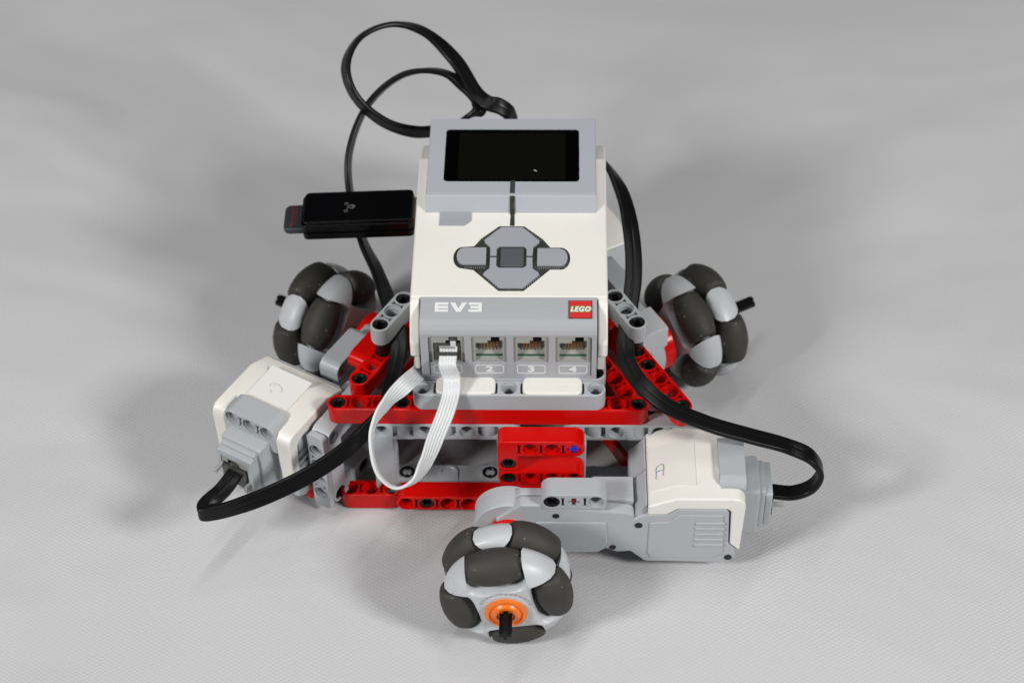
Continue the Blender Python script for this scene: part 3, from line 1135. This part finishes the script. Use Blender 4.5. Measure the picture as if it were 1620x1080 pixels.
# red badge
bd = MB()
bd.solid([(-4.3, -4.1), (4.3, -4.1), (4.3, 4.1), (-4.3, 4.1)], 0, .08, M['logo_black'])
bd.solid([(-4.05, -3.85), (4.05, -3.85), (4.05, 3.85), (-4.05, 3.85)], .08, .12, M['logo_red'])
BX = band @ T(26.1, -1.1, 0)
bdo = bd.build('badge', brick, BX)
for mat, off, z in ((M['logo_black'], .62, .13), (M['logo_yellow'], .46, .16), (M['logo_black'], .30, .19), (M['logo_white'], .14, .22)):
    me = text_mesh('badge_word', 'LEGO', 2.9, mat, extrude=0.015, offset=off, shear=.22, sx=.92, space=1.10)
    put('badge_word', me, bdo, T(0, 0, z))

# display housing
hs_ = MB()
hs_.prism([(32.2, 90), (33.0, 91.8), (36.3, 97.9), (37.2, 98.5), (79.8, 99.9), (81.3, 98.9), (81.8, 84), (60, 84)], -32.3, 32.3, 'x', M['housing'], bev=0.3)
ho = hs_.build('display_housing', brick)
pl_top = MB()
pl_top.solid(rrect(-32.1, 37.0, 32.1, 79.8, .3, 1), -.2, .5, M['housing'], bev=0.2, holes=[('thru', rrect(-25.9, 43.6, 25.9, 73.8, 1.6))])
TX = T(0, 37, 98.5) @ Rx(1.9) @ T(0, -37, 0)
pl_top.build('bezel', brick, TX, sharp=12)
MB().solid(rrect(-25.8, 43.7, 25.8, 73.7, 1.5), 0.0, .15, M['glass']).build('display_glass', brick, TX)
MB().solid(rrect(-20.6, 45.1, 20.6, 71.9, .4), 0.15, .20, M['lcd']).build('display_panel', brick, TX)
MB().solid([(8.6, 50.5), (9.3, 50.2), (9.7, 49.6), (9.3, 49.8), (8.5, 50.3)], .20, .26, M['logo_white']).build('painted_glint', brick, TX)  # glint on the display, put in as a small white shape
# smoked light guide from the display down to the buttons
lg = MB()
lg.solid(rrect(-.4, 37.1, 1.5, 44.2, .1, 1), .5, .57, M['clear_dark'], X=TX)
lg.prism([(31.9, 91.4), (33.0, 91.6), (36.6, 98.2), (36.2, 98.5)], -.35, 1.45, 'x', M['surround'], bev=0)
lg.build('light_guide', brick)

# buttons
dk = math.degrees(math.atan2(3.8, 41.6))
DX = T(.7, 10.5, 90.35) @ Rx(dk)


def cl(pts): return [((x - 602) / 13.5, (244 - y) / 9.35) for x, y in pts]


def arc_pts(cx, cy, rx, ry, a0, a1, n=10):
    return [(cx + rx * math.cos(R(a0 + (a1 - a0) * i / n)), cy - ry * math.sin(R(a0 + (a1 - a0) * i / n))) for i in range(n + 1)]


base = [(535, 95), (662, 95), (755, 155), (795, 195)] + arc_pts(848, 246, 47, 51, 90, -90) + [(795, 297), (665, 395), (540, 395), (412, 300)] + arc_pts(356, 243, 47, 50, 270, 90) + [(412, 190), (445, 155)]
sur = MB().solid(cl(base), -.3, .10, M['surround'], bev=0.0)
sur.solid(cl([(589, 92), (613, 92), (611, 36), (591, 36)]), -.3, .10, M['surround'])
suo = sur.build('button_surround', brick, DX)
rng = random.Random(3)
rt = MB()                                                    # serrated light ring round the buttons
def edge_teeth(p, q, n):
    for i in range(n):
        t = (i + .5) / n
        x, y = p[0] + (q[0] - p[0]) * t, p[1] + (q[1] - p[1]) * t
        c = cl([(x, y)])[0]
        rt.box(c[0] - .10, c[0] + .10, c[1] - .34, c[1] + .34, .1, .2, M['clear'], bev=0)
for p, q, n in (((452, 165), (530, 108), 8), ((670, 108), (752, 165), 8), ((540, 386), (455, 318), 8), ((668, 386), (748, 325), 8),
                ((365, 199), (470, 199), 16), ((735, 199), (845, 199), 16), ((365, 290), (470, 290), 10), ((735, 292), (845, 292), 10)):
    edge_teeth(p, q, n)
rt.build('serration', brick, DX)
ub = [(545, 104), (655, 104), (741, 168), (738, 178), (710, 197), (706, 237), (676, 237), (676, 205), (662, 194), (540, 194), (526, 205), (526, 237), (494, 237), (492, 197), (466, 178), (462, 165)]
db = [(545, 386), (660, 386), (741, 325), (736, 315), (708, 297), (706, 246), (676, 246), (676, 285), (660, 294), (540, 294), (526, 285), (526, 246), (494, 246), (492, 297), (466, 315), (462, 325)]
lb_ = [(474, 202), (474, 279)] + arc_pts(362, 241, 36, 38, 270, 90)
rb_ = [(730, 206), (848, 206)] + arc_pts(848, 246, 34, 38, 90, -90) + [(730, 284)]
cb_ = rrect(546, 203, 662, 288, 8, 2)
for pts, mat, h, nm in ((ub, M['button'], .75, 'button'), (db, M['button'], .75, 'button'), (lb_, M['button'], 1.0, 'button'), (rb_, M['button'], 1.0, 'button'), (cb_, M['center'], .7, 'button')):
    o = MB().solid(cl(pts), .0, h, mat, bev=0.14).build(nm, brick, DX)
    if mat == M['center']: o['label'] = 'dark square centre button'
o = MB().solid([(-5.9, -3.0), (3.6, -3.0), (6.1, -.6), (6.1, 5), (-5.9, 5)], 0, .45, M['button'], bev=.12).build('corner_button', brick, T(-21.0, 29.6, 92.0) @ Rx(dk))
# side seams of the shell
for s in (-1, 1):
    MB().box(s * 36.15 - .15, s * 36.15 + .15, -4, 76, 75.6, 76.0, M['dark'], bev=0).build('seam', brick)


# ------------------------------------------------------------------ cables
def sweep(name, pts, sect, mat, label, cat, sub=10):
    """pts: (position, width direction); sect: closed cross-section (along width, along thickness)"""
    P = [Vector(p[0]) for p in pts]
    W = [Vector(p[1]).normalized() for p in pts]
    n = len(P)
    fp_, fw = [], []
    for i in range(n - 1):
        p0, p1, p2, p3 = P[max(i - 1, 0)], P[i], P[i + 1], P[min(i + 2, n - 1)]
        if i == 0: p0 = 2 * p1 - p2
        if i == n - 2: p3 = 2 * p2 - p1
        def tj(a, b): return max((b - a).length, 1e-3) ** 0.5
        t0 = 0; t1 = t0 + tj(p0, p1); t2 = t1 + tj(p1, p2); t3 = t2 + tj(p2, p3)
        w1, w2 = W[i], W[i + 1]
        if w1.dot(w2) < 0:
            W[i + 1] = -w2; w2 = -w2
        for k in range(sub):
            s = k / sub
            t = t1 + (t2 - t1) * s
            A1 = p0 * ((t1 - t) / (t1 - t0)) + p1 * ((t - t0) / (t1 - t0))
            A2 = p1 * ((t2 - t) / (t2 - t1)) + p2 * ((t - t1) / (t2 - t1))
            A3 = p2 * ((t3 - t) / (t3 - t2)) + p3 * ((t - t2) / (t3 - t2))
            B1 = A1 * ((t2 - t) / (t2 - t0)) + A2 * ((t - t0) / (t2 - t0))
            B2 = A2 * ((t3 - t) / (t3 - t1)) + A3 * ((t - t1) / (t3 - t1))
            fp_.append(B1 * ((t2 - t) / (t2 - t1)) + B2 * ((t - t1) / (t2 - t1)))
            ss = s * s * (3 - 2 * s)
            fw.append((w1 * (1 - ss) + w2 * ss).normalized())
    fp_.append(P[-1]); fw.append(W[-1])
    g = MB()
    k = g.mi(mat)
    prev = None
    for i, p in enumerate(fp_):
        t = (fp_[min(i + 1, len(fp_) - 1)] - fp_[max(i - 1, 0)]).normalized()
        w = fw[i] - t * fw[i].dot(t)
        w.normalize()
        nn = t.cross(w)
        ring = [g.bm.verts.new(p + w * a + nn * b) for a, b in sect]
        if prev: g.quads(prev, ring, k)
        else: g.bm.faces.new(ring[::-1]).material_index = k
        prev = ring
    g.bm.faces.new(prev).material_index = k
    bmesh.ops.recalc_face_normals(g.bm, faces=g.bm.faces[:])
    o = g.build(name, None, Rz(YAW), sharp=60)
    tag(o, label, cat, 'flat black cables of the motors' if name == 'cable' else None)
    return o


def flat_sect(w, t, groove=0.12):
    r = t / 2
    q = 0.62 * r
    out = []
    for i in range(7):
        a = R(-90 + 30 * i)
        out.append((w / 2 - q + q * math.cos(a), r * math.sin(a)))
    for x in (w * .12, w * .05, 0, -w * .05, -w * .12): out.append((x, r - (groove if x == 0 else 0)))
    for i in range(7):
        a = R(90 + 30 * i)
        out.append((-w / 2 + q + q * math.cos(a), r * math.sin(a)))
    for x in (-w * .12, -w * .05, 0, w * .05, w * .12): out.append((x, -r + (groove if x == 0 else 0)))
    return out


def ribbon_sect(w, t, n=6):
    out = []
    r = w / n / 2
    for i in range(n):
        cx = -w / 2 + r + 2 * r * i
        for a in (150, 120, 90, 60, 30): out.append((cx + r * math.cos(R(a)), t / 2 * math.sin(R(a))))
    for i in reversed(range(n)):
        cx = -w / 2 + r + 2 * r * i
        for a in (-30, -60, -90, -120, -150): out.append((cx + r * math.cos(R(a)), t / 2 * math.sin(R(a))))
    return out[::-1]


CS = flat_sect(6.6, 2.2)
#CABLES
P_C = [
    ((-102.3, -40.8, 29.3), (-0.866, 0.5, 0.0)),
    ((-106.8, -50.8, 29.0), (-0.8, 0.5, 0.3)),
    ((-112.4, -58.5, 29.0), (-0.4, 0.3, 0.8)),
    ((-113.4, -62.2, 29.0), (0, 0, 1)),
    ((-105.8, -61.7, 30.0), (0, 0.2, 1)),
    ((-89.5, -57.7, 34.0), (0, 0.5, 0.85)),
    ((-70.6, -52.2, 42.0), (0, 0.5, 0.85)),
    ((-55.3, -43.7, 50.0), (0.15, 0.55, 0.8)),
    ((-46.7, -30.2, 54.0), (0.5, 0.55, 0.6)),
    ((-42.7, -14.5, 58.0), (0.8, 0.4, 0.3)),
    ((-42.3, -1.8, 62.0), (0.9, 0.2, 0)),
    ((-46.5, 11.2, 66.0), (0.8, 0.3, -0.3)),
    ((-52.0, 28.7, 66.0), (0.4, 0.6, -0.5)),
    ((-59.7, 48.6, 66.0), (0.2, 0.7, -0.6)),
    ((-65.3, 67.8, 74.0), (0.1, 0.7, -0.7)),
    ((-65.5, 79.3, 84.0), (0.05, 0.7, -0.7)),
    ((-58.2, 94.4, 96.0), (0, 0.7, -0.7)),
    ((-43.9, 103.3, 104.0), (0, 0.75, -0.65)),
    ((-28.7, 104.6, 104.0), (0.2, 0.8, -0.5)),
    ((-19.7, 101.6, 99.0), (0.5, 0.8, -0.3)),
    ((-14.2, 96.5, 96.0), (0.8, 0.5, -0.2)),
    ((-14.4, 91.3, 95.0), (0.8, 0.5, -0.4)),
    ((-19.0, 91.0, 92.0), (0.3, 0.9, -0.4)),
    ((-23.4, 93.3, 84.0), (0.9, 0.3, -0.2)),
]
P_L = [
    ((-29.6, 100.6, 78.0), (0, 0.4, -0.9)),
    ((-39.4, 94.1, 82.0), (0, 0.36, -0.92)),
    ((-52.5, 88.6, 92.0), (-0.3, 0.45, -0.8)),
    ((-63.1, 90.3, 104.0), (-0.4, 0.6, -0.65)),
    ((-66.4, 98.2, 112.0), (-0.45, 0.63, -0.63)),
    ((-61.4, 111.5, 116.0), (-0.2, 0.78, -0.58)),
    ((-49.3, 120.3, 116.0), (0, 0.82, -0.55)),
    ((-36.8, 121.1, 112.0), (0.3, 0.85, -0.4)),
    ((-24.0, 112.9, 104.0), (0.6, 0.8, -0.1)),
    ((-15.5, 98.4, 99.0), (0.8, 0.6, -0.1)),
    ((-10.5, 92.8, 98.0), (0.3, 0.85, 0.3)),
    ((-5.8, 92.0, 97.0), (0, 0.75, 0.65)),
    ((-1.8, 92.2, 93.0), (0.3, 0.75, 0.4)),
    ((-2.1, 95.4, 80.0), (1, 0, 0)),
]
P_A = [
    ((98.0, -47.7, 26.5), (0, 1, 0)),
    ((105.9, -47.5, 25.6), (0, 1, 0)),
    ((112.6, -47.0, 29.1), (0, 1, 0)),
    ((115.1, -46.0, 36.2), (0, 1, 0)),
    ((110.9, -44.5, 42.6), (0, 1, 0.1)),
    ((102.5, -40.6, 44.0), (0.1, 1, 0.1)),
    ((89.4, -40.5, 49.0), (0.2, 1, 0.1)),
    ((72.8, -40.7, 56.0), (0.3, 1, 0.1)),
    ((57.8, -36.6, 61.0), (0.5, 0.9, 0.1)),
    ((48.1, -26.9, 63.0), (0.75, 0.6, 0.2)),
    ((43.3, -11.3, 62.0), (0.95, 0.3, 0.2)),
    ((44.5, 4.8, 66.0), (1, 0.1, 0.1)),
    ((46.7, 21.4, 70.0), (1, 0, 0)),
    ((46.5, 38.5, 74.0), (1, 0.0, -0.1)),
    ((43.3, 57.5, 80.0), (0.8, 0.2, -0.5)),
    ((36.9, 71.1, 84.0), (0.4, 0.4, -0.8)),
    ((28.2, 79.1, 86.0), (0, 0.3, -0.9)),
    ((16.9, 83.5, 84.0), (0, 0, -1)),
]
P_W = [
    ((-21.8, -21.5, 77.0), (1, 0, 0)),
    ((-22.1, -23.6, 73.5), (1, 0, 0)),
    ((-22.3, -26.5, 71.2), (1, 0, 0)),
    ((-21.0, -27.6, 65.7), (1, 0.1, 0)),
    ((-21.0, -31.8, 62.7), (1, 0.1, 0)),
    ((-22.9, -36.0, 57.0), (1, 0.1, -0.1)),
    ((-26.6, -42.0, 49.8), (0.95, 0.2, -0.2)),
    ((-30.3, -48.0, 42.5), (0.75, 0.45, -0.5)),
    ((-34.8, -52.5, 37.0), (0.35, 0.7, -0.7)),
    ((-41.2, -55.0, 36.0), (0, 0.7, -0.7)),
    ((-47.3, -54.0, 41.5), (0, 0.7, -0.7)),
    ((-50.0, -48.5, 48.2), (0, 0.7, -0.7)),
    ((-49.6, -42.0, 54.8), (0.1, 0.65, -0.7)),
    ((-44.9, -37.0, 61.3), (0.38, 0.35, -0.75)),
    ((-37.8, -33.5, 68.1), (0.65, -0.3, -0.6)),
    ((-33.4, -19.0, 60.0), (0.7, -0.5, -0.5)),
    ((-28.3, -3.0, 52.0), (0.7, -0.5, -0.5)),
]
P_L = [((12.0, 105.0, 27.3), (.866, .5, 0)), ((10.0, 119.0, 31.0), (.866, .5, 0)), ((-4.0, 124.0, 44.0), (.6, .6, .2)), ((-19.0, 113.0, 64.0), (.2, .5, -.7)), ((-29.6, 100.6, 78.0), (0, .4, .9))] + P_L
sweep('cable', P_C, CS, M['cable'], 'flat black cable from the left motor rising past the black stick in the smaller loop', 'cable')
sweep('cable', P_L, CS, M['cable'], 'flat black cable making the larger, topmost loop behind the display', 'cable')
sweep('cable', P_A, CS, M['cable'], 'flat black cable down the right side, curling into the front motor', 'cable')
sweep('ribbon_cable', P_W, ribbon_sect(6.6, 1.15), M['ribbon'], 'white ribbed ribbon cable hanging in a loop from the first front port', 'cable')

# plug of the ribbon cable
g = MB()
g.box(-4.8, 4.8, -5.6, 2.7, -7.0, 0.6, M['clear_dark'], bev=.35)
g.box(-2.9, 2.9, -3.6, 1.9, .3, 1.0, M['clear'], bev=.2)
g.box(-3.9, 3.9, -1.0, -.2, .5, 2.9, M['clear_dark'], bev=.15)
g.box(.9, 3.7, 2.4, 5.6, -6, .4, M['clear_dark'], bev=.25)
g.box(1.3, 3.3, 1.2, 4.2, .2, .9, M['ribbon'], bev=.2)
tag(g.build('plug', None, Rz(YAW) @ T(PX[0], -21.6, 75.15) @ FRONT), 'smoked clear plug of the white ribbon cable, sitting in the first port', 'plug')

# stick plugged into the left side of the brick
DG = Rz(YAW) @ T(-38.6, 52.4, 79.4) @ Rz(1.4) @ Ry(-1.5)
dg_ = MB()
# local x: -45 .. 0, y: width, z: top
dg_.prism(rrect(-44.0, -9.0, 0, 9.6, 2.2, 4), -4.6, -1.2, 'z', M['gloss'], bev=.7, seg=3)
dg_.prism(rrect(-43.0, -8.6, -.2, 9.2, 2.0, 4), -1.25, 0.4, 'z', M['gloss'], bev=.6, seg=3)
dg_.prism(rrect(-43.6, -8.9, 0, 9.4, 2.0, 4), -8.4, -5.4, 'z', M['gloss'], bev=.7, seg=3)
dg_.prism(rrect(-41.5, -8.0, -.3, 8.8, 1.6, 3), -5.5, -4.5, 'z', M['black'], bev=.2)
do = dg_.build('wireless_stick', None, DG)
tag(do, 'glossy black stick with slate grey end, plugged into the left side of the brick', 'memory stick')
MB().box(-.2, 2.6, -5.6, 6.4, -6.4, -1.4, M['steel'], bev=.3).build('metal_plug', do)
cg = MB()
cg.prism(rrect(-51.4, -6.6, -40.5, 8.0, 2.6, 5), -7.4, -4.6, 'z', M['slate'], bev=.8, seg=3)
card = cg.build('card_end', do)
mk = MB()
rr_ = random.Random(5)
for k in range(11):
    y = -5.0 + k * 1.12
    mk.box(-48.6 + .02 * k, -47.9, y, y + .7, -4.62, -4.54, M['red_ink'], bev=0)
    if k % 3: mk.box(-47.9, -47.0 + rr_.uniform(-.2, .2), y, y + .28, -4.62, -4.54, M['red_ink'], bev=0)
    if k % 2: mk.box(-47.0, -46.4, y + .1, y + .7, -4.62, -4.54, M['red_ink'], bev=0)
mk.build('red_print', card)
lg_ = MB()
drop = [(-25.9, -.1), (-25.2, .9), (-24.0, 1.2), (-23.0, .8), (-22.9, -.3), (-23.7, -1.2), (-24.7, -1.2)]
lg_.solid(drop, .41, .46, M['logo_grey'], holes=[('thru', circle(-24.6, -.1, .55, 10))])
for y in (1.8, -2.4):
    lg_.solid(circle(-26.4, y, .8, 14), .41, .46, M['logo_grey'], holes=[('thru', circle(-26.4, y, .45, 10))])
lg_.solid([(-26.2, .9), (-25.9, .8), (-25.4, -.1), (-25.9, -1.4), (-26.2, -1.4), (-25.8, -.1)], .41, .46, M['logo_grey'])
lg_.build('emblem', do)
